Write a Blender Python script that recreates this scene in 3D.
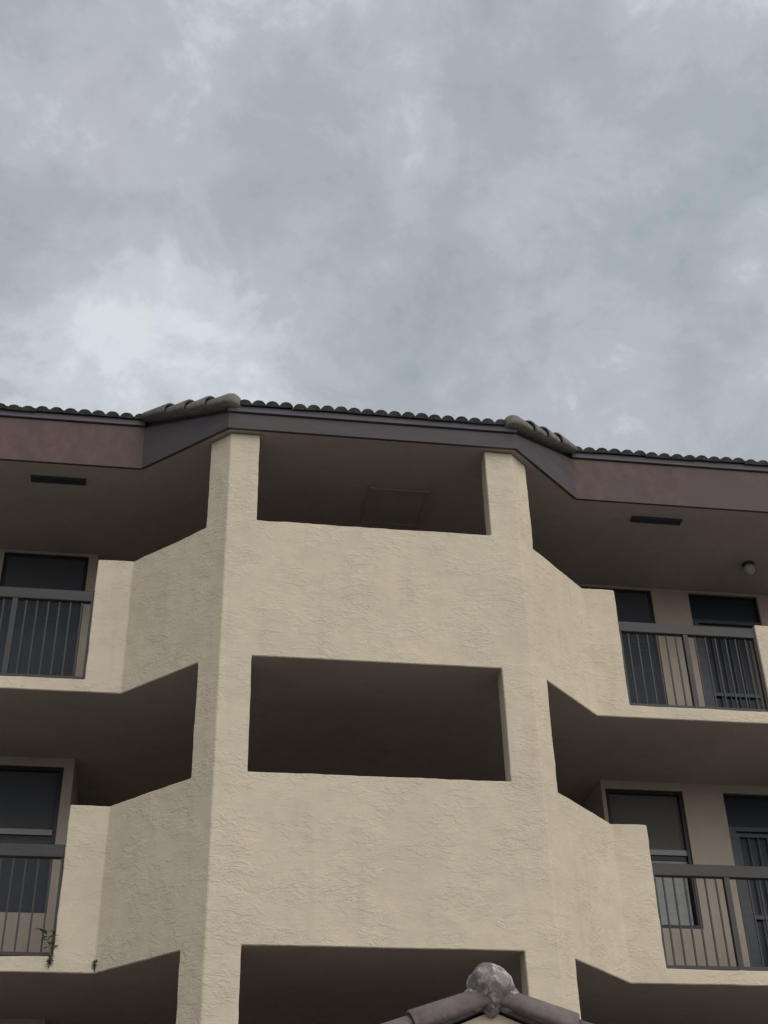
import bpy, bmesh, math, random
from mathutils import Vector, Matrix, noise
random.seed(7)
for o in list(bpy.data.objects): bpy.data.objects.remove(o, do_unlink=True)
scene = bpy.context.scene
COL = scene.collection
R = math.radians

# ------------------------------------------------------------------ camera
Z0 = 9.95                                   # ground is z = 0; building heights below are measured from a datum at Z0
cam_d = bpy.data.cameras.new('camera'); cam = bpy.data.objects.new('camera', cam_d); COL.objects.link(cam)
cam_d.sensor_fit = 'VERTICAL'; cam_d.sensor_height = 36; cam_d.lens = 1343.69 * 36 / 1024
cam_d.clip_start = 0.1; cam_d.clip_end = 4000
pitch, roll, yaw = 0.598419, -0.027821, 0.166151
fw = Vector((math.sin(yaw)*math.cos(pitch), math.cos(yaw)*math.cos(pitch), math.sin(pitch)))
r0 = Vector((math.cos(yaw), -math.sin(yaw), 0)); u0 = r0.cross(fw)
rt = math.cos(roll)*r0 + math.sin(roll)*u0; up = -math.sin(roll)*r0 + math.cos(roll)*u0
M = Matrix((rt, up, -fw)).transposed().to_4x4(); M.translation = (-1.82313, -11.43973, -8.29858 + Z0)
cam.matrix_world = M
scene.camera = cam

# ------------------------------------------------------------------ sky, sun, exposure
SUN_EL, SUN_AZ = R(38), R(29)               # azimuth measured from the facade normal (-y) towards +x
world = bpy.data.worlds.new('World'); scene.world = world; world.use_nodes = True
nt = world.node_tree; nt.nodes.clear(); N = nt.nodes.new; L = nt.links.new
def nd(tree, kind, **kw):
    n = tree.nodes.new(kind)
    for k, v in kw.items():
        if k in n.inputs.keys(): n.inputs[k].default_value = v
        else: setattr(n, k, v)
    return n
def ramp(tree, stops, interp='LINEAR'):
    n = tree.nodes.new('ShaderNodeValToRGB'); e = n.color_ramp.elements; n.color_ramp.interpolation = interp
    while len(e) < len(stops): e.new(0.5)
    for el, (p, c) in zip(e, stops): el.position = p; el.color = (*c, 1) if len(c) == 3 else c
    return n
tc = N('ShaderNodeTexCoord')
def wnoise(scale, detail, rough, dist, off, kind='FBM'):
    mp = N('ShaderNodeMapping'); mp.inputs['Location'].default_value = off; mp.inputs['Scale'].default_value = (1, 1, 1.25); L(tc.outputs['Generated'], mp.inputs[0])
    n = N('ShaderNodeTexNoise'); n.noise_type = kind; n.inputs['Scale'].default_value = scale; n.inputs['Detail'].default_value = detail
    n.inputs['Roughness'].default_value = rough; n.inputs['Distortion'].default_value = dist; L(mp.outputs[0], n.inputs[0]); return n
SKY_OFF = Vector((7.03, 11.59, 4.37))
n1 = wnoise(5.2, 10, 0.55, 0.25, SKY_OFF); n2 = wnoise(12.0, 9, 0.64, 0.35, SKY_OFF + Vector((4.1, 2.0, 0))); n3 = wnoise(3.4, 5, 0.5, 0.2, SKY_OFF + Vector((8.3, 5.0, 0)))
m1 = nd(nt, 'ShaderNodeMath', operation='MULTIPLY_ADD'); L(n2.outputs[0], m1.inputs[0]); m1.inputs[1].default_value = 0.52
L(n1.outputs[0], m1.inputs[2])
cr = ramp(nt, [(0.55, (0.330, 0.370, 0.402)), (0.68, (0.408, 0.435, 0.470)), (0.79, (0.475, 0.497, 0.536)), (0.89, (0.585, 0.612, 0.648)), (1.0, (0.70, 0.73, 0.76))], 'EASE'); L(m1.outputs[0], cr.inputs[0])
hue = ramp(nt, [(0.38, (0.95, 0.995, 1.005)), (0.62, (1.01, 0.995, 1.005))]); L(n3.outputs[0], hue.inputs[0])
mul = nd(nt, 'ShaderNodeMix', data_type='RGBA', blend_type='MULTIPLY'); mul.inputs[0].default_value = 1
L(cr.outputs[0], mul.inputs[6]); L(hue.outputs[0], mul.inputs[7])
bgc = N('ShaderNodeBackground'); bgc.inputs['Strength'].default_value = 0.60; L(mul.outputs[2], bgc.inputs[0])
sky = N('ShaderNodeTexSky'); sky.sky_type = 'NISHITA'; sky.sun_disc = False; sky.sun_elevation = SUN_EL; sky.sun_rotation = math.pi - SUN_AZ
bgs = N('ShaderNodeBackground'); bgs.inputs['Strength'].default_value = 0.05; L(sky.outputs[0], bgs.inputs[0])
mixs = N('ShaderNodeMixShader'); mixs.inputs[0].default_value = 0.93; L(bgs.outputs[0], mixs.inputs[1]); L(bgc.outputs[0], mixs.inputs[2])
wo = N('ShaderNodeOutputWorld'); L(mixs.outputs[0], wo.inputs[0])

sd = bpy.data.lights.new('sun', 'SUN'); sun = bpy.data.objects.new('sun', sd); COL.objects.link(sun)
sd.energy = 1.27; sd.angle = R(76); sd.color = (1, 0.96, 0.9)
sdir = Vector((math.sin(SUN_AZ)*math.cos(SUN_EL), -math.cos(SUN_AZ)*math.cos(SUN_EL), math.sin(SUN_EL)))
sun.rotation_euler = sdir.to_track_quat('Z', 'Y').to_euler(); sun.location = (20, -14, 30)
vs = scene.view_settings; vs.view_transform = 'Standard'; vs.look = 'None'; vs.exposure = 0.8; vs.gamma = 1; vs.use_curve_mapping = False
scene.render.engine = 'CYCLES'
scene.render.resolution_x, scene.render.resolution_y = 768, 1024
scene.cycles.max_bounces = 8; scene.cycles.diffuse_bounces = 5

# ------------------------------------------------------------------ materials
def newmat(name):
    m = bpy.data.materials.new(name); m.use_nodes = True; t = m.node_tree
    return m, t, t.nodes['Principled BSDF']
def coords(t, scale=(1, 1, 1), src='Object'):
    c = t.nodes.new('ShaderNodeTexCoord'); mp = t.nodes.new('ShaderNodeMapping'); mp.inputs['Scale'].default_value = scale
    t.links.new(c.outputs[src], mp.inputs[0]); return mp.outputs[0]
def nz(t, vec, scale, detail=4, rough=0.55, dist=0.0, kind='FBM'):
    n = t.nodes.new('ShaderNodeTexNoise'); n.noise_type = kind; n.inputs['Scale'].default_value = scale; n.inputs['Detail'].default_value = detail
    n.inputs['Roughness'].default_value = rough; n.inputs['Distortion'].default_value = dist
    t.links.new(vec, n.inputs['Vector']); return n.outputs[0]
def mth(t, op, a, b=None, c=None, clamp=False):
    n = t.nodes.new('ShaderNodeMath'); n.operation = op; n.use_clamp = clamp
    for i, v in enumerate((a, b, c)):
        if v is None: continue
        if isinstance(v, (int, float)): n.inputs[i].default_value = v
        else: t.links.new(v, n.inputs[i])
    return n.outputs[0]
def mrange(t, v, a, b, c=0.0, d=1.0, smooth=True):
    n = t.nodes.new('ShaderNodeMapRange'); n.interpolation_type = 'SMOOTHSTEP' if smooth else 'LINEAR'
    for i, x in enumerate((a, b, c, d)): n.inputs[i+1].default_value = x
    t.links.new(v, n.inputs[0]); return n.outputs[0]
def mixc(t, fac, a, b, blend='MIX'):
    n = t.nodes.new('ShaderNodeMix'); n.data_type = 'RGBA'; n.blend_type = blend
    for i, v in ((0, fac), (6, a), (7, b)):
        if isinstance(v, (int, float)): n.inputs[i].default_value = v
        elif isinstance(v, tuple): n.inputs[i].default_value = (*v, 1)
        else: t.links.new(v, n.inputs[i])
    return n.outputs[2]
def bump(t, h, strength, dist, bsdf):
    n = t.nodes.new('ShaderNodeBump'); n.inputs['Strength'].default_value = strength; n.inputs['Distance'].default_value = dist
    t.links.new(h, n.inputs['Height']); t.links.new(n.outputs[0], bsdf.inputs['Normal'])

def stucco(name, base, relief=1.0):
    m, t, b = newmat(name); v = coords(t, (1, 1, 1.9)); vi = coords(t)
    big = nz(t, v, 8.5, 3.0, 0.52, 0.9); pl = mrange(t, big, 0.47, 0.56)          # flattened trowel passes
    med = nz(t, v, 21, 2.5, 0.5, 1.0); pm = mrange(t, med, 0.52, 0.62)
    low = nz(t, vi, 2.6, 2)
    patch = mrange(t, nz(t, vi, 2.6, 3), 0.40, 0.62, 0.22, 1.15)
    fine = nz(t, vi, 55, 3, 0.55)
    h = mth(t, 'MULTIPLY', mth(t, 'ADD', mth(t, 'MULTIPLY', pl, 0.55), mth(t, 'MULTIPLY', pm, 0.30)), patch)
    h = mth(t, 'ADD', h, mth(t, 'MULTIPLY', fine, 0.12)); h = mth(t, 'ADD', h, mth(t, 'MULTIPLY', low, 0.5))
    bump(t, h, 0.50*relief, 0.010, b)
    tone = nz(t, vi, 1.1, 5, 0.6); tone2 = nz(t, vi, 7, 4, 0.6)
    f = mth(t, 'ADD', mrange(t, tone, 0.3, 0.7, 0.95, 1.04), mrange(t, tone2, 0.3, 0.7, -0.03, 0.03))
    col = mixc(t, 1.0, base, f, 'MULTIPLY')
    chip = mth(t, 'MULTIPLY', mrange(t, mth(t, 'ABSOLUTE', mth(t, 'SUBTRACT', med, 0.50)), 0.0, 0.02, 1.0, 0.0), mrange(t, nz(t, vi, 2.7, 4), 0.60, 0.68))
    col = mixc(t, mth(t, 'MULTIPLY', chip, 0.30), col, (base[0]*0.42, base[1]*0.40, base[2]*0.40))            # flaking paint
    st = mth(t, 'MULTIPLY', mrange(t, nz(t, coords(t, (3, 3, 0.35)), 2.2, 4), 0.52, 0.72), 0.17)
    col = mixc(t, st, col, (base[0]*0.62, base[1]*0.62, base[2]*0.66))                                     # faint rain streaks
    t.links.new(col, b.inputs['Base Color']); b.inputs['Roughness'].default_value = 0.93; b.inputs['Specular IOR Level'].default_value = 0.2
    return m
STUCCO = stucco('beige_stucco', (0.552, 0.481, 0.370))
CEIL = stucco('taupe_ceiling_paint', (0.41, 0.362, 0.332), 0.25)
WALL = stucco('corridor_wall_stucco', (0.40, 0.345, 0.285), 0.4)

def painted(name, base, var=0.12, rough=0.7, stretch=(0.6, 0.6, 3.0), tint=None, bstr=0.25):
    m, t, b = newmat(name); v = coords(t, stretch)
    f = mrange(t, nz(t, v, 4, 6, 0.62, 0.4), 0.3, 0.7, 1-var, 1+var)
    col = mixc(t, 1.0, base, f, 'MULTIPLY')
    if tint: col = mixc(t, mth(t, 'MULTIPLY', mrange(t, nz(t, coords(t), 0.9, 4, 0.6), 0.42, 0.62), 0.8), col, tint)
    t.links.new(col, b.inputs['Base Color']); b.inputs['Roughness'].default_value = rough; b.inputs['Specular IOR Level'].default_value = 0.3
    bump(t, nz(t, v, 22, 5, 0.6), bstr, 0.004, b); return m
FASCIA = painted('plum_brown_fascia_paint', (0.070, 0.061, 0.066), tint=(0.076, 0.062, 0.063))
FASCIAW = painted('faded_red_brown_fascia_paint', (0.100, 0.063, 0.059), tint=(0.084, 0.061, 0.060), var=0.17, stretch=(1.6, 1.6, 1.1))
TRIM = painted('grey_plum_trim_paint', (0.098, 0.090, 0.105))
METAL = painted('dark_bronze_rail_paint', (0.040, 0.038, 0.038), rough=0.5, bstr=0.1)
FRAME = painted('dark_bronze_window_frame', (0.020, 0.020, 0.022), rough=0.45, bstr=0.05)
SASH = painted('grey_aluminium_sash', (0.22, 0.22, 0.22), rough=0.4, bstr=0.05)
DOORM = painted('slate_blue_door_paint', (0.014, 0.018, 0.028), rough=0.5, bstr=0.1)
JAMB = painted('slate_grey_jamb_paint', (0.060, 0.067, 0.075), rough=0.5, bstr=0.1)
BLINDW = painted('pale_window_blind', (0.30, 0.297, 0.29), rough=0.8, bstr=0.05)
BLINDD = painted('dark_window_curtain', (0.065, 0.065, 0.062), var=0.2, rough=0.9, stretch=(9, 1, 0.15), bstr=0.3)
DARKIN = painted('interior_wall_paint', (0.30, 0.29, 0.27), bstr=0.05)
VENT = painted('dark_vent_metal', (0.055, 0.062, 0.070), rough=0.5, bstr=0.05)

def tilemat(name, base, lichen, light):
    m, t, b = newmat(name); g = coords(t)
    info = t.nodes.new('ShaderNodeObjectInfo')
    per = mrange(t, info.outputs['Random'], 0, 1, 0.78, 1.18, False)
    col = mixc(t, 1.0, base, mth(t, 'MULTIPLY', per, mrange(t, nz(t, g, 9, 5, 0.65), 0.3, 0.7, 0.8, 1.2)), 'MULTIPLY')
    col = mixc(t, mth(t, 'MULTIPLY', mrange(t, nz(t, g, 6, 6, 0.7, 0.8), 0.52, 0.68), 0.6), col, lichen)
    col = mixc(t, mth(t, 'MULTIPLY', mrange(t, nz(t, g, 17, 5, 0.7, 0.5), 0.57, 0.70), 0.55), col, light)
    t.links.new(col, b.inputs['Base Color']); b.inputs['Roughness'].default_value = 0.9; b.inputs['Specular IOR Level'].default_value = 0.25
    bump(t, nz(t, g, 45, 5, 0.65), 0.5, 0.006, b); return m
TILE = tilemat('weathered_grey_concrete_tile', (0.048, 0.050, 0.047), (0.030, 0.033, 0.031), (0.085, 0.083, 0.076))
RAKE = tilemat('weathered_barrel_tile', (0.165, 0.154, 0.140), (0.105, 0.102, 0.093), (0.25, 0.235, 0.205))
PTILE = tilemat('brown_grey_barrel_tile', (0.150, 0.124, 0.120), (0.108, 0.092, 0.090), (0.20, 0.175, 0.17))
def mortar():
    m, t, b = newmat('weathered_mortar_ball'); g = coords(t)
    col = mixc(t, mrange(t, nz(t, g, 9, 6, 0.7, 1.0), 0.42, 0.60), (0.14, 0.118, 0.115), (0.25, 0.225, 0.22))
    col = mixc(t, mth(t, 'MULTIPLY', mrange(t, nz(t, coords(t, (1, 1, 0.5)), 14, 6, 0.7, 0.8), 0.50, 0.64), 0.8), col, (0.50, 0.475, 0.46))
    t.links.new(col, b.inputs['Base Color']); b.inputs['Roughness'].default_value = 0.95
    bump(t, nz(t, g, 30, 6, 0.65), 0.7, 0.008, b); return m
MORTAR = mortar()
def glassmat():
    m, t, b = newmat('window_glass'); t.nodes.remove(b)
    out = t.nodes['Material Output']; tr = t.nodes.new('ShaderNodeBsdfTransparent'); tr.inputs[0].default_value = (0.82, 0.83, 0.82, 1)
    gl = t.nodes.new('ShaderNodeBsdfGlossy'); gl.inputs['Roughness'].default_value = 0.03; gl.inputs['Color'].default_value = (0.92, 0.96, 1, 1)
    fr = t.nodes.new('ShaderNodeFresnel'); ge = t.nodes.new('ShaderNodeNewGeometry'); t.links.new(mrange(t, ge.outputs['Backfacing'], 0, 1, 1.38, 1/1.38, False), fr.inputs['IOR'])
    mx = t.nodes.new('ShaderNodeMixShader'); t.links.new(fr.outputs[0], mx.inputs[0]); t.links.new(tr.outputs[0], mx.inputs[1]); t.links.new(gl.outputs[0], mx.inputs[2])
    t.links.new(mx.outputs[0], out.inputs[0]); return m
GLASS = glassmat()
def screenmat(name, colour):
    m, t, b = newmat(name); t.nodes.remove(b); out = t.nodes['Material Output']
    tr = t.nodes.new('ShaderNodeBsdfTransparent'); df = t.nodes.new('ShaderNodeBsdfDiffuse'); df.inputs[0].default_value = (*colour, 1)
    mx = t.nodes.new('ShaderNodeMixShader'); mx.inputs[0].default_value = 0.62
    t.links.new(tr.outputs[0], mx.inputs[1]); t.links.new(df.outputs[0], mx.inputs[2]); t.links.new(mx.outputs[0], out.inputs[0]); return m
SCREEN = screenmat('insect_and_glint_mesh', (0.095, 0.102, 0.116)); SCREENT = screenmat('tan_glint_dimmer', (0.17, 0.165, 0.145))  # the tan mesh only dims the sun glint on an upper pane
def leafmat():
    m, t, b = newmat('weed_leaf_green'); g = coords(t)
    t.links.new(mixc(t, nz(t, g, 20), (0.085, 0.125, 0.05), (0.15, 0.20, 0.085)), b.inputs['Base Color']); b.inputs['Roughness'].default_value = 0.6; return m
LEAF = leafmat()
MOSS = painted('dry_dark_moss', (0.035, 0.038, 0.026), rough=0.95)
LAMPG = painted('frosted_lamp_globe', (0.38, 0.365, 0.33), rough=0.35, bstr=0.05)
def groundmat():
    m, t, b = newmat('lawn_and_paving_ground'); g = coords(t)
    grass = mixc(t, nz(t, g, 3.0, 6, 0.7), (0.06, 0.065, 0.035), (0.11, 0.115, 0.07))
    col = mixc(t, mrange(t, nz(t, g, 0.05, 4), 0.40, 0.44), grass, (0.20, 0.18, 0.165))
    t.links.new(col, b.inputs['Base Color']); b.inputs['Roughness'].default_value = 0.95
    bump(t, nz(t, g, 25, 5), 0.5, 0.03, b); return m
GROUND = groundmat()

# ------------------------------------------------------------------ helpers
def link(name, me, mat, parent=None, loc=(0, 0, 0), smooth=False):
    o = bpy.data.objects.new(name, me); COL.objects.link(o)
    if mat and not me.materials: me.materials.append(mat)
    if smooth:
        for p in me.polygons: p.use_smooth = True
    o.location = loc
    if parent: o.parent = parent
    return o
def tag(o, label=None, cat=None, group=None, kind=None):
    for k, v in (('label', label), ('category', cat), ('group', group), ('kind', kind)):
        if v: o[k] = v
    return o
def empty(name, loc):
    e = bpy.data.objects.new(name, None); COL.objects.link(e); e.location = loc; e.empty_display_size = 0.2; return e
def tomesh(bm, name):
    bmesh.ops.recalc_face_normals(bm, faces=bm.faces)
    me = bpy.data.meshes.new(name); bm.to_mesh(me); bm.free(); return me
def box(bm, x0, x1, y0, y1, z0, z1):
    v = [bm.verts.new((x, y, z)) for z in (z0, z1) for (x, y) in ((x0, y0), (x1, y0), (x1, y1), (x0, y1))]
    for f in ((0, 1, 2, 3), (4, 7, 6, 5), (0, 4, 5, 1), (1, 5, 6, 2), (2, 6, 7, 3), (3, 7, 4, 0)): bm.faces.new([v[i] for i in f])
def prism(bm, poly, z0, z1):                # z0, z1: numbers or functions of (x, y)
    f0 = z0 if callable(z0) else (lambda x, y: z0); f1 = z1 if callable(z1) else (lambda x, y: z1)
    a = [bm.verts.new((x, y, f0(x, y))) for x, y in poly]; b = [bm.verts.new((x, y, f1(x, y))) for x, y in poly]
    bm.faces.new(a); bm.faces.new(b); n = len(poly)
    for i in range(n): bm.faces.new((a[i], a[(i+1) % n], b[(i+1) % n], b[i]))
def bx(name, mat, parent, *dims, bevel=0.0, loc=(0, 0, 0)):
    bm = bmesh.new()
    for d in dims: box(bm, *d)
    if bevel: bmesh.ops.bevel(bm, geom=bm.edges[:], offset=bevel, segments=1, affect='EDGES')
    return link(name, tomesh(bm, name), mat, parent, loc)
def H(z): return z + Z0

# ------------------------------------------------------------------ ground
bm = bmesh.new(); S = 1500; box(bm, -S, S, -S, S, -0.3, 0.0)
tag(link('ground', tomesh(bm, 'ground'), GROUND), kind='structure', label='lawn and paving around the building')

# ------------------------------------------------------------------ building: dimensions
A, B_, C_, D_, T = 1.5304, 1.2265, 0.2019, 0.9404, 0.20     # tower half width, opening half width, column return, wing set-back, wall thickness
E_ = 2.84; PIER = 4.43; PIER2 = 5.95; XEND = 7.4            # wing parapet end, pier start / end, end of the built wing
FP = 2.75; O2, P3, SOF = -2.157, -0.593, 0.505
LEVELS = [(O2 - k*FP, P3 - k*FP) for k in range(3)]         # underside and parapet top of each gallery
SLAB = 0.14; YB = 2.60                                      # slab edge height, corridor back wall
bld = empty('apartment_building', (0, 0, 0))
tag(bld, 'four storey beige stucco apartment block with angled stair tower and tiled roof', 'building')

def mir(poly, s): return [(s*x, y) for x, y in poly] if s > 0 else [(-x, y) for x, y in reversed(poly)]
q = 0.7071068
A0, A1, W_ = (A, 0), (A + C_, C_), (A + D_, D_)
A0i, A1i, Wi = (A - 0.4142*T, T), (A + C_ - T*q, C_ + T*q), (A + D_ - 0.4142*T, D_ + T)
KEY = [(XEND, D_, XEND, D_+T), (PIER2, D_, PIER2, D_+T), (PIER, D_, PIER, D_+T), (E_, D_, E_, D_+T), (*W_, *Wi), (*A1, *A1i), (*A0, *A0i), (B_, 0, B_, T)]
KEY = [(-a, b, -c, d) for a, b, c, d in KEY] + [k for k in reversed(KEY)]
KIND = ['edge', 'pier', 'edge', 'para', 'para', 'col', 'col', 'para', 'col', 'col', 'para', 'para', 'edge', 'pier', 'edge']
ZB = H(P3 - 3*FP)
def solid(kind, z):
    if kind == 'col': return z < H(0.5)
    if kind == 'para' and z < ZB: return True
    hgt = {'para': P3-O2, 'edge': SLAB, 'pier': 1.215}[kind]
    return any(H(o) < z < H(o) + hgt for o, p in LEVELS)
zk = sorted({0.0, ZB, H(0.5)} | {H(o) for o, p in LEVELS} | {H(p) for o, p in LEVELS} | {H(o)+SLAB for o, p in LEVELS} | {H(o)+1.215 for o, p in LEVELS})
STEP = 0.045; ss, zs = [], [zk[0]]
for k in range(len(KEY)-1):
    a, b = KEY[k], KEY[k+1]; n = max(1, round(math.hypot(b[0]-a[0], b[1]-a[1])/STEP))
    for i in range(n): ss.append((tuple(a[c] + (b[c]-a[c])*i/n for c in range(4)), KIND[k]))
ss.append((KEY[-1], None))
for a, b in zip(zk, zk[1:]):
    n = max(1, round((b-a)/STEP)); zs += [a + (b-a)*i/n for i in range(1, n+1)]
NS, NZ = len(ss)-1, len(zs)-1
occ = [[solid(ss[i][1], (zs[j]+zs[j+1])/2) for j in range(NZ)] for i in range(NS)]
bm = bmesh.new(); vd = {}
def V(i, j, l):
    k = (i, j, l)
    if k not in vd: p = ss[i][0]; vd[k] = bm.verts.new((p[2*l], p[2*l+1], zs[j]))
    return vd[k]
for i in range(NS):
    for j in range(NZ):
        if not occ[i][j]: continue
        bm.faces.new((V(i, j, 0), V(i+1, j, 0), V(i+1, j+1, 0), V(i, j+1, 0))); bm.faces.new((V(i, j, 1), V(i, j+1, 1), V(i+1, j+1, 1), V(i+1, j, 1)))
        if i == 0 or not occ[i-1][j]: bm.faces.new((V(i, j, 0), V(i, j+1, 0), V(i, j+1, 1), V(i, j, 1)))
        if i == NS-1 or not occ[i+1][j]: bm.faces.new((V(i+1, j, 0), V(i+1, j, 1), V(i+1, j+1, 1), V(i+1, j+1, 0)))
        if j == 0 or not occ[i][j-1]: bm.faces.new((V(i, j, 0), V(i, j, 1), V(i+1, j, 1), V(i+1, j, 0)))
        if j == NZ-1 or not occ[i][j+1]: bm.faces.new((V(i, j+1, 0), V(i+1, j+1, 0), V(i+1, j+1, 1), V(i, j+1, 1)))
bm.normal_update()
sharp = [e for e in bm.edges if len(e.link_faces) == 2 and e.calc_face_angle(0) > R(30)]
for v in bm.verts:                                            # hand-trowelled surface: nothing is quite plane or straight
    c = v.co; w = noise.noise(Vector((c.x*2.2, c.y*2.2, c.z*2.6)))*.005 + noise.noise(Vector((c.x*7+3, c.y*7, c.z*8)))*.0045 + noise.noise(Vector((c.x*19+3, c.y*19, c.z*21)))*.0025
    v.co += v.normal*w
bmesh.ops.bevel(bm, geom=sharp, offset=.008, segments=1, affect='EDGES', clamp_overlap=True)
fm = tomesh(bm, 'facade_wall')
link('facade_wall', fm, STUCCO, bld, smooth=True); fm.set_sharp_from_angle(angle=R(17))
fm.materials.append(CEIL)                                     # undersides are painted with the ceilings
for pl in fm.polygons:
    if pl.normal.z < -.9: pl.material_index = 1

# gallery slabs, corridor walls
def slab(name, z0, z1, mat, yb, front=0.06):
    bm = bmesh.new(); f = front
    prism(bm, [(-XEND+.01, D_+f), (-A-D_+0.4142*f, D_+f), (-A+0.4142*f, f), (A-0.4142*f, f), (A+D_-0.4142*f, D_+f), (XEND-.01, D_+f), (XEND-.01, yb), (-XEND+.01, yb)], H(z0), H(z1))
    return link(name, tomesh(bm, name), mat, bld)
FLOOR = painted('dark_grey_bounce_cut', (0.11, 0.10, 0.092), rough=0.6)  # for a dark unseen sheet added over the slabs to cut bounced light
for o, p in LEVELS:
    slab('gallery_slab', o + 0.003, o + SLAB - 0.012, CEIL, 6.4); slab('bounce_cut_floor', o + SLAB - 0.011, o + SLAB - .006, FLOOR, 6.4, .07)
LB = 2.98                                                    # lobby half width behind the tower
bm = bmesh.new(); box(bm, -LB-.15, LB+.15, 4.2, 4.35, 0, H(SOF))
for s in (-1, 1): box(bm, min(s*LB, s*(LB+.15)), max(s*LB, s*(LB+.15)), YB+.15, 4.2, 0, H(SOF))
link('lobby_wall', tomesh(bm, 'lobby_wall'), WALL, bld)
for s in (-1, 1):
    bx('rear_wall', DARKIN, bld, (min(s*LB, s*XEND), max(s*LB, s*XEND), 6.25, 6.4, 0, H(SOF)))
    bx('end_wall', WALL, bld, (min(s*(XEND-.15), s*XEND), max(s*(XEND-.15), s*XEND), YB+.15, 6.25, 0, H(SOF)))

def corridor_wall(s, fl, ceil, openings):
    bm = bmesh.new(); xs = sorted(openings); y0, y1 = YB, YB + 0.15; edges = [LB] + [v for o in xs for v in o[:2]] + [XEND]
    for i in range(0, len(edges), 2): a, b = edges[i], edges[i+1]; box(bm, min(s*a, s*b), max(s*a, s*b), y0, y1, H(fl), H(ceil))
    for a, b, z0, z1 in xs:
        box(bm, min(s*a, s*b), max(s*a, s*b), y0, y1, H(z1), H(ceil))
        if z0 > fl + 0.01: box(bm, min(s*a, s*b), max(s*a, s*b), y0, y1, H(fl), H(z0))
    bmesh.ops.remove_doubles(bm, verts=bm.verts[:], dist=1e-5)
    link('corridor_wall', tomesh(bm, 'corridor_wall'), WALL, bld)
def window(x0, x1, z0, z1, blind_low, blind_up, screen=None):
    f = 0.045; y = YB + 0.02; zm = z1 - .765
    w = bx('window', FRAME, bld, (x0, x0+f, y, y+.09, z0, z1), (x1-f, x1, y, y+.09, z0, z1), (x0+f, x1-f, y, y+.09, z1-f, z1), (x0+f, x1-f, y, y+.09, z0, z0+f), (x0+f, x1-f, y+.035, y+.085, zm-.055, zm-.005))
    bx('sash_rail', SASH, w, (x0+f, x1-f, y+.012, y+.05, zm, zm+.062)); bx('sash_rail', SASH, w, (x0+f, x1-f, y+.045, y+.08, zm-.085, zm-.058))
    bx('pane', GLASS, w, (x0+f, x1-f, y+.050, y+.056, zm+.063, z1-f)); bx('pane', GLASS, w, (x0+f, x1-f, y+.062, y+.068, z0+f, zm-.086))
    if screen in ('full', 'low'): bx('insect_and_glint_screen', SCREEN, w, (x0+f, x1-f, y+.004, y+.006, z0+f, z1-f if screen == 'full' else zm-.056))
    if screen in ('up', 'low'): bx('insect_and_glint_screen', SCREENT if screen == 'up' else SCREEN, w, (x0+f, x1-f, y+.046, y+.048, zm+.063, z1-f))  # mesh added before the upper pane to dim the sun's reflection
    for m, za, zb in ((blind_low, z0+.03, zm-.03), (blind_up, zm+.02, z1-.02)):
        if m is None: continue
        bm = bmesh.new(); n = 10 if m is BLINDD else 18; wv = (x1-x0-2*f)/n; 
        if m is BLINDD:                                       # hanging curtain: a pleated sheet
            nn = n*4; vv = []
            for i in range(nn+1):
                xx = x0+f+.003 + (x1-x0-2*f-.006)*i/nn; yy = y + .15 + .018*math.sin(i*math.pi/2 + .6*math.sin(i*.7)); vv.append((bm.verts.new((xx, yy, za)), bm.verts.new((xx, yy, zb))))
            for i in range(nn): bm.faces.new((vv[i][0], vv[i+1][0], vv[i+1][1], vv[i][1]))
        else:                                                 # plain roller blind with a hem bar
            box(bm, x0+f+.004, x1-f-.004, y+.115, y+.118, za+.02, zb); box(bm, x0+f+.004, x1-f-.004, y+.110, y+.123, za, za+.02)
        link('blind', tomesh(bm, 'blind'), m, w)
    return w
def door(x0, x1, fl, zt):
    y = YB + 0.015; zh = fl + 2.06; j = .075
    d = bx('door', DOORM, bld, (x0+j, x1-j, y+.06, y+.10, fl+.01, zh-.005))
    bx('door_frame', JAMB, d, (x0, x0+j, y-.02, y+.11, fl, zh), (x1-j, x1, y-.02, y+.11, fl, zh), (x0, x1, y-.005, y+.11, zh, zh+.05))
    bx('transom_panel', DOORM, d, (x0+.02, x1-.02, y+.05, y+.08, zh+.05, zt)); 
    bx('transom_frame', FRAME, d, (x0, x0+.02, y+.02, y+.09, zh+.05, zt), (x1-.02, x1, y+.02, y+.09, zh+.05, zt), (x0+.02, x1-.02, y+.02, y+.09, zt-.025, zt))
    yy = y + .02; a, b = x0+j+.004, x1-j-.004
    for p in ((a, a+.045, fl+.02, zh-.01), (b-.045, b, fl+.02, zh-.01)): bx('screen_stile', JAMB, d, (p[0], p[1], yy, yy+.03, p[2], p[3]))
    for z in (fl+.03, fl+1.05, zh-.06): bx('screen_rail', JAMB, d, (a+.045, b-.045, yy, yy+.03, z, z+.045))
    for i in range(1, 6): xx = a + .045 + (b-a-.09)*i/6; bx('screen_bar', JAMB, d, (xx-.006, xx+.006, yy+.008, yy+.022, fl+.075, fl+1.05), (xx-.006, xx+.006, yy+.008, yy+.022, fl+1.095, zh-.06))
    bx('handle', SASH, d, (b-.035, b-.012, yy-.045, yy-.025, fl+.98, fl+1.10), (b-.03, b-.017, yy-.03, yy, fl+1.03, fl+1.05))
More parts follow.
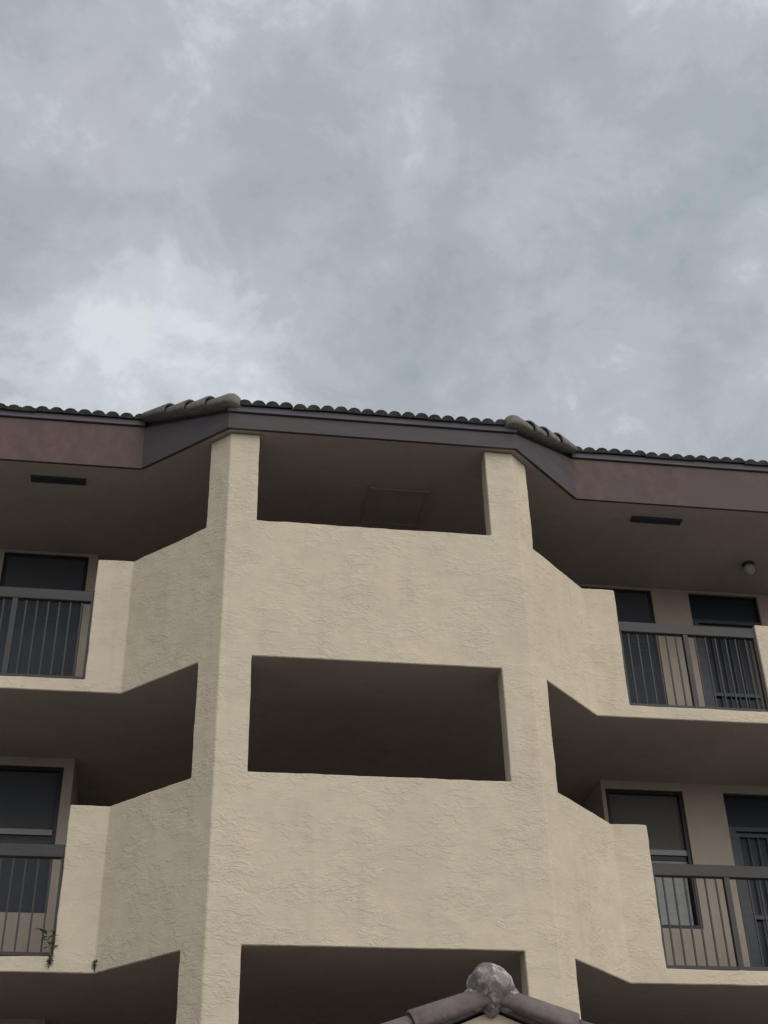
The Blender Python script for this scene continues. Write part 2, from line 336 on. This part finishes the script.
for k in range(3):
    fl = O2 + SLAB - k*FP - 0.006; ce = (SOF if k == 0 else O2 - (k-1)*FP + .006)
    hd = 0.468 if k == 0 else fl + 2.520
    sl = fl + (.60 if k == 0 else .915)
    for s in (1, -1):
        w0, w1 = (3.026, 3.956) if s > 0 else (3.088, 4.080)
        d0, d1 = (4.449, 5.379) if s > 0 else (4.60, 5.53)
        corridor_wall(s, fl, ce, [(w0, w1, sl, hd), (d0, d1, fl, hd)])
        low, upb = {(0, 1): (BLINDD, None), (1, 1): (BLINDW, BLINDD), (0, -1): (None, None), (1, -1): (BLINDD, None)}.get((k, s), (BLINDD, None))
        window(min(s*w0, s*w1), max(s*w0, s*w1), H(sl), H(hd), low, upb, {(0, -1): 'full', (1, -1): 'low', (0, 1): 'full', (1, 1): 'up'}.get((k, s)))
        door(min(s*d0, s*d1), max(s*d0, s*d1), H(fl), H(hd))

# railings
BAL = None
def railing(x0, x1, fl):
    global BAL
    y = D_ + 0.055; zt = fl + 1.04
    r = bx('railing', METAL, bld, (x0, x1, y-.03, y+.035, zt-.125, zt), bevel=.006)
    bx('bottom_rail', METAL, r, (x0+.002, x1-.002, y-.02, y+.02, fl+.012, fl+.045))
    xm = (x0+x1)/2 - (.03 if x0 > 0 else 0); hp = zt-.125-fl
    for xx in (xm, x0+.014, x1-.014):
        w = .027 if xx == xm else .012
        bx('post', METAL, r, (xx-w, xx+w, y-.026, y+.026, fl+.002, zt-.126))
    if BAL is None:
        b = bmesh.new(); box(b, -.0075, .0075, -.0075, .0075, 0, 0.86); BAL = tomesh(b, 'baluster'); BAL.materials.append(METAL)
    for a, b in ((x0, xm), (xm, x1)):
        for i in range(1, 7): link('baluster', BAL, METAL, r, (a + (b-a)*i/7 + random.uniform(-.003, .003), y, fl+.046))
for o, p in LEVELS:
    for s in (1, -1):
        a, b = s*E_, s*PIER; railing(min(a, b)+.002, max(a, b)-.002, H(o+SLAB))
        a, b = s*PIER2, s*XEND; railing(min(a, b)+.002, max(a, b)-.002, H(o+SLAB))

# ------------------------------------------------------------------ roof
SL = 0.435; YF, YW = -0.09, 0.76; FX, WX = 1.567, 2.478; REND = 7.7; YR = 6.0
def RZ(y): return 0.70 + SL*(y - YF)
def slope_top(off): return lambda x, y: H(RZ(y) + off)
tri = [(FX, YF), (WX, YW)]
out = [(-REND, YW), (-WX, YW), (-FX, YF), (FX, YF), (WX, YW), (REND, YW)]
bm = bmesh.new(); ins = 0.04
prism(bm, [(-REND, YW+ins), (-WX+.02, YW+ins), (-FX+.02, YF+ins), (FX-.02, YF+ins), (WX-.02, YW+ins), (REND, YW+ins), (REND, YR), (-REND, YR)], slope_top(-.02), slope_top(.075))
back = lambda off: (lambda x, y: H(RZ(YR) + off - SL*(y - YR)))
prism(bm, [(-REND, YR), (REND, YR), (REND, 11), (-REND, 11)], back(-.02), back(.075))
roof = link('roof', tomesh(bm, 'roof'), TILE, bld)
# soffit under the eaves
bm = bmesh.new(); prism(bm, [(-REND, YW+.03), (-WX+.01, YW+.03), (-FX+.01, YF+.03), (FX-.01, YF+.03), (WX-.01, YW+.03), (REND, YW+.03), (REND, 6.4), (-REND, 6.4)], H(SOF+.006), H(SOF+.03))
link('soffit', tomesh(bm, 'soffit'), CEIL, bld)
def board(name, mat, p, q_, zb, zt, th=.035, proud=0.0, parent=bld):     # vertical board along a plan line; zb, zt functions of y
    p, q_ = Vector(p), Vector(q_); d = (q_-p).normalized(); n = Vector((d.y, -d.x)); a, b = p + n*proud, q_ + n*proud
    bm = bmesh.new(); prism(bm, [tuple(a), tuple(b), tuple(b - n*th), tuple(a - n*th)], zb, zt); return link(name, tomesh(bm, name), mat, parent)
flat = lambda x, y: H(SOF)
for i in range(5):
    p, q_ = Vector(out[i]), Vector(out[i+1]); d = (q_-p).normalized()
    mat = FASCIAW if i in (0, 4) else FASCIA
    top = max(RZ(min(p.y, q_.y)), RZ(min(p.y, q_.y)))
    board('fascia_board', mat, p, q_, flat, (lambda x, y: H(RZ(max(YF, min(y, YW))) )))
    if i in (0, 2, 4):
        zz = RZ(p.y)
        board('eave_trim', TRIM, p - d*.015*(i == 2), q_ + d*.015*(i == 2), lambda x, y: H(zz)+.014, lambda x, y: H(zz)+.088, th=.06, proud=.024)
# eave tiles: two rolls to a tile
def roll_tile():
    bm = bmesh.new(); prof = []
    for c in (0.075, 0.225):
        prof.append((c-.0745, .010))
        for k in range(1, 6): a = math.pi*k/6; prof.append((c - .062*math.cos(a), .012 + .043*math.sin(a)**.85))
    prof.append((.2995, .012)); prof += [(.2995, -.006), (.0005, -.006)]
    r0 = [bm.verts.new((x, 0, z)) for x, z in prof]; r1 = [bm.verts.new((x, .43, z - .004)) for x, z in prof]; n = len(prof)
    bm.faces.new(r0); bm.faces.new(r1)
    for i in range(n): bm.faces.new((r0[i], r0[(i+1) % n], r1[(i+1) % n], r1[i]))
    return tomesh(bm, 'roof_tile')
RT = roll_tile(); RT.materials.append(TILE); ang = math.atan(SL)
def eave(x0, x1, y):
    n = round((x1-x0)/.3); w = (x1-x0)/n
    for i in range(n):
        o = link('roof_tile', RT, TILE, roof, (x0 + w*i + random.uniform(-.003, .003), y - .055, H(RZ(y-.055)) + .112 + random.uniform(-.006, .006)))
        o.rotation_euler = (ang + random.uniform(-.02, .02), random.uniform(-.022, .022), random.uniform(-.008, .008)); o.scale = (w/.3, 1, 1)
eave(-FX+.09, FX-.09, YF); eave(-REND, -WX+.02, YW); eave(WX-.02, REND, YW)
bm = bmesh.new()
for c in range(1, 12):                                        # the courses above the eave, one mass
    y0 = YF - .055 + c*.345*math.cos(ang)
    half = FX - .1 + max(0, y0 - YF) if y0 < YW else REND
    n = int(2*half/.3)
    for i in range(n):
        m = Matrix.Translation((-half + i*.3, y0, H(RZ(y0)) + .115)) @ Matrix.Rotation(ang+.02, 4, 'X')
        vm = bmesh.new(); vm.from_mesh(RT); bmesh.ops.transform(vm, matrix=m, verts=vm.verts); tmpm = bpy.data.meshes.new('t'); vm.to_mesh(tmpm); vm.free(); bm.from_mesh(tmpm); bpy.data.meshes.remove(tmpm)
tag(link('upper_tile_courses', tomesh(bm, 'upper_tile_courses'), TILE, roof), kind='stuff')

def barrel(length, ra, rb, dome=False, seg=14):               # roll tile lying along +Y, round side up, slightly tapered and lipped at the lower end
    bm = bmesh.new(); rings = []
    st = [(.07, ra-.024), (0, ra-.017), (0, ra-.002), (.006, ra), (length, rb)]
    if dome: st = [(-.085, .012), (-.078, ra*.42), (-.055, ra*.74), (-.02, ra*.94), (.02, ra), (length, rb)]
    for y, r in st:
        rings.append([bm.verts.new((r*math.cos(a), y, r*math.sin(a))) for a in [(-0.32 + (math.pi+.64)*k/seg) for k in range(seg+1)]])
    for a, b in zip(rings, rings[1:]):
        for i in range(seg): bm.faces.new((a[i], a[i+1], b[i+1], b[i]))
        bm.faces.new((a[0], b[0], b[-1], a[-1]))
    bm.faces.new(rings[0]); bm.faces.new(rings[-1]); return tomesh(bm, 'rake_tile')
def along(o, p, d, upv=Vector((0, 0, 1)), jit=0.0):
    y = d.normalized(); x = y.cross(upv).normalized(); z = x.cross(y)
    m = Matrix((x, y, z)).transposed().to_4x4(); m = m @ Matrix.Rotation(random.uniform(-jit, jit), 4, 'X') @ Matrix.Rotation(random.uniform(-jit, jit), 4, 'Z'); m.translation = p; o.matrix_local = m
B1, B2 = barrel(.40, .138, .088), barrel(.40, .126, .090, True)
for me_ in (B1, B2):
    me_.materials.append(RAKE)
    for pl in me_.polygons: pl.use_smooth = len(pl.vertices) == 4
for s in (1, -1):
    p0 = Vector((s*(FX-.035), YF-.015, H(RZ(YF))+.092)); p1 = Vector((s*(WX-.06), YW-.06, H(RZ(YW-.04))+.092)); d = p1-p0; n = 4; stp = (d.length-.02)/n
    for i in range(n):
        o = link('rake_tile', B2 if i == 0 else B1, RAKE, roof); along(o, p0 + d.normalized()*(stp*i) + Vector((0, 0, .012 + .004*random.random())), d - Vector((0, 0, .03)), jit=.02)

# ceiling hatch, soffit vents
HATCH = painted('dark_hatch_paint', (0.37, 0.325, 0.30))
h = bx('ceiling_hatch', HATCH, bld, (.12, .74, .86, 1.50, H(SOF)-.012, H(SOF)+.004)); 
bx('hatch_frame', HATCH, h, (.08, .12, .82, 1.54, H(SOF)-.014, H(SOF)+.004), (.74, .78, .82, 1.54, H(SOF)-.02, H(SOF)+.004), (.12, .74, .82, .86, H(SOF)-.02, H(SOF)+.004), (.12, .74, 1.50, 1.54, H(SOF)-.02, H(SOF)+.004))
for x0, x1 in ((3.235, 3.845), (-3.685, -3.085), (5.6, 6.2), (-6.0, -5.4)):
    z = H(SOF); y0, y1 = 1.035, 1.145
    v = bx('soffit_vent', VENT, bld, (x0, x1, y0, y0+.014, z-.016, z+.005), (x0, x1, y1-.014, y1, z-.016, z+.005), (x0, x0+.014, y0+.014, y1-.014, z-.016, z+.005), (x1-.014, x1, y0+.014, y1-.014, z-.016, z+.005), (x0+.014, x1-.014, y0+.014, y1-.014, z-.001, z+.004))
    for i in range(4): yy = y0 + .024 + i*.019; bx('vent_slat', VENT, v, (x0+.014, x1-.014, yy, yy+.007, z-.012, z-.002))

# ------------------------------------------------------------------ ceiling lamp in the top gallery
lp = empty('ceiling_lamp', (5.0, 1.905, H(SOF)+.006)); tag(lp, 'small round frosted ceiling lamp under the gallery soffit', 'lamp')
def lathe(name, prof, mat, parent, seg=20, loc=(0, 0, 0)):
    bm = bmesh.new(); rings = [[bm.verts.new((r*math.cos(2*math.pi*k/seg), r*math.sin(2*math.pi*k/seg), z)) for k in range(seg)] for r, z in prof]
    for a, b in zip(rings, rings[1:]):
        for i in range(seg): bm.faces.new((a[i], a[(i+1) % seg], b[(i+1) % seg], b[i]))
    bm.faces.new(rings[0]); bm.faces.new(rings[-1]); return link(name, tomesh(bm, name), mat, parent, loc, True)
lathe('lamp_base', [(.075, 0), (.078, -.012), (.07, -.03), (.055, -.034)], METAL, lp)
lathe('globe', [(.05, -.030), (.066, -.05), (.073, -.08), (.068, -.115), (.048, -.145), (.02, -.158), (.004, -.16)], LAMPG, lp)

# ------------------------------------------------------------------ entrance portico in front of the tower
PX, PY = 0.02, -3.70; por = empty('entrance_portico', (PX, PY, 0)); tag(por, 'gabled entrance porch roof with brown barrel rake tiles and mortar ball at its peak', 'porch')
PS = 0.39; PH = H(-6.345)                                     # height of the gable wall's peak
HWp, LEN = 1.55, 3.4
bm = bmesh.new(); zb = PH - PS*HWp - .30 
pts = [(-HWp, zb), (HWp, zb), (HWp, PH-PS*HWp), (0, PH), (-HWp, PH-PS*HWp)]
f = [bm.verts.new((x, .02, z)) for x, z in pts]; g = [bm.verts.new((x, .20, z)) for x, z in pts]
bm.faces.new(f); bm.faces.new(g)
for i in range(5): bm.faces.new((f[i], f[(i+1) % 5], g[(i+1) % 5], g[i]))
link('gable_wall', tomesh(bm, 'gable_wall'), STUCCO, por)
for s in (-1, 1):
    bm = bmesh.new(); a = [bm.verts.new(v) for v in ((0, -.02, PH+.02), (s*(HWp+.25), -.02, PH+.02-PS*(HWp+.25)), (s*(HWp+.25), LEN, PH+.02-PS*(HWp+.25)), (0, LEN, PH+.02))]
    b = [bm.verts.new(v.co + Vector((0, 0, .06))) for v in a]; bm.faces.new(a); bm.faces.new(b)
    for i in range(4): bm.faces.new((a[i], a[(i+1) % 4], b[(i+1) % 4], b[i]))
    sl = link('roof_slope', tomesh(bm, 'roof_slope'), PTILE, por)
    bm = bmesh.new(); sa = math.atan(PS)
    for c in range(5):
        for i in range(int(LEN/.3)):
            vm = bmesh.new(); vm.from_mesh(RT)
            xx = (HWp + .25 - c*.345*math.cos(sa))
            m = Matrix.Translation((s*xx, (.03 + i*.3) if s > 0 else (.33 + i*.3), PH+.02-PS*xx+.075)) @ Matrix.Rotation(math.pi/2*s, 4, 'Z') @ Matrix.Rotation(sa+.03, 4, 'X')
            bmesh.ops.transform(vm, matrix=m, verts=vm.verts); tmpm = bpy.data.meshes.new('t'); vm.to_mesh(tmpm); vm.free(); bm.from_mesh(tmpm); bpy.data.meshes.remove(tmpm)
    tag(link('tile_courses', tomesh(bm, 'tile_courses'), PTILE, sl), kind='stuff')
    bx('column', STUCCO, por, (s*1.3-.17, s*1.3+.17, .02, .36, 0, zb+.002), bevel=.012); 
bx('lintel_beam', STUCCO, por, (-HWp, -HWp+.25, .21, LEN-.02, zb, zb+.28), (HWp-.25, HWp, .21, LEN-.02, zb, zb+.28))
PB = barrel(.47, .100, .085); PB.materials.append(PTILE)
for pl in PB.polygons: pl.use_smooth = len(pl.vertices) == 4
for s in (-1, 1):
    d = Vector((s, 0, -PS)).normalized(); 
    for i in range(4):                                        # barrels lap downhill, so each starts at its lower end
        dist = .50 + .415*i; p = Vector((0, -.005, PH + .066)) + d*dist
        o = link('rake_tile', PB, PTILE, por); along(o, p + Vector((0, 0, .010)), -d - Vector((0, 0, .03)), jit=.012)
for i in range(7):
    o = link('ridge_tile', PB, PTILE, por); along(o, Vector((0, .02 + .42*i, PH+.13)), Vector((0, 1, -.02)), jit=.01)
# mortar ball closing the ridge end
bm = bmesh.new(); bmesh.ops.create_icosphere(bm, subdivisions=5, radius=.134)
for v in bm.verts:
    c = v.co; t = max(0, -c.z/.134)
    c.x *= 1 - .55*t**1.6; c.y *= 1 - .35*t**1.5; c.z -= .03*t**1.5
    w = noise.noise(c*8)*.011 + noise.noise(c*20)*.009 + noise.noise(c*45)*.004; v.co += c.normalized()*w
link('ridge_end_ball', tomesh(bm, 'ridge_end_ball'), MORTAR, por, (0, 0.0, PH+.128), True)
for s in (-1, 1):                                             # mortar smeared over the joint with the first rake tiles
    bm = bmesh.new(); bmesh.ops.create_icosphere(bm, subdivisions=4, radius=.072)
    for v in bm.verts: v.co.x *= 1.15; v.co.z *= .95; v.co += v.co.normalized()*(noise.noise(v.co*14+Vector((s*5, 0, 0)))*.014)
    link('mortar_bedding', tomesh(bm, 'mortar_bedding'), MORTAR, por, (s*.10, .0, PH+.058), True)

# ------------------------------------------------------------------ weeds rooted in the cracks of the gallery edge
def leaf_mesh(l, w, droop):
    bm = bmesh.new(); L_, Rr, Cc = [], [], []
    for i in range(6):
        t = i/5; ww = w*math.sin(math.pi*min(1, t*.92+.04))**.8; z = -droop*t*t; x = l*t
        Cc.append(bm.verts.new((x, 0, z))); L_.append(bm.verts.new((x, ww, z+ww*.3))); Rr.append(bm.verts.new((x, -ww, z+ww*.3)))
    for i in range(5): bm.faces.new((Cc[i], Cc[i+1], L_[i+1], L_[i])); bm.faces.new((Cc[i], Rr[i], Rr[i+1], Cc[i+1]))
    return tomesh(bm, 'leaf')
def weed(loc, label, hgt, n, l, mat, name='weed_plant', cat='plant', lean=(0, 0)):
    e = empty(name, loc); tag(e, label, cat, None)
    bm = bmesh.new(); pr = None; K = 5
    for i in range(7):
        t = i/6; c = Vector((lean[0]*t*t, lean[1]*t, hgt*t)); r = .004*(1-.6*t)
        rg = [bm.verts.new(c + Vector((r*math.cos(2*math.pi*k/K), r*math.sin(2*math.pi*k/K), 0))) for k in range(K)]
        if pr:
            for k in range(K): bm.faces.new((pr[k], pr[(k+1) % K], rg[(k+1) % K], rg[k]))
        pr = rg
    link('stem', tomesh(bm, 'stem'), mat, e)
    lm = leaf_mesh(l, l*.24, l*.35); lm.materials.append(mat)
    for i in range(n):
        t = .25 + .75*i/max(1, n-1); o = link('leaf', lm, mat, e, (lean[0]*t*t, lean[1]*t, hgt*t), True)
        o.rotation_euler = (random.uniform(-.4, .4), -random.uniform(.1, .75), i*2.4 + random.uniform(-.3, .3)); k = random.uniform(.7, 1.15); o.scale = (k, k, k)
    return e
fb = H(O2 - FP)
weed((-2.865, D_+.0, fb+SLAB+.004), 'small leafy green weed sprouting through the balcony railing beside the parapet', .22, 10, .088, LEAF, lean=(-.07, -.03))
weed((-2.865, D_-.012, fb+.035), 'dark scrubby tuft growing from the slab edge below the leafy weed', .10, 30, .032, MOSS, lean=(.01, -.015))
weed((-2.468, D_-.012, fb+.010), 'dark scrubby tuft growing from the bottom of the parapet corner', .10, 30, .026, MOSS, lean=(.0, -.015))
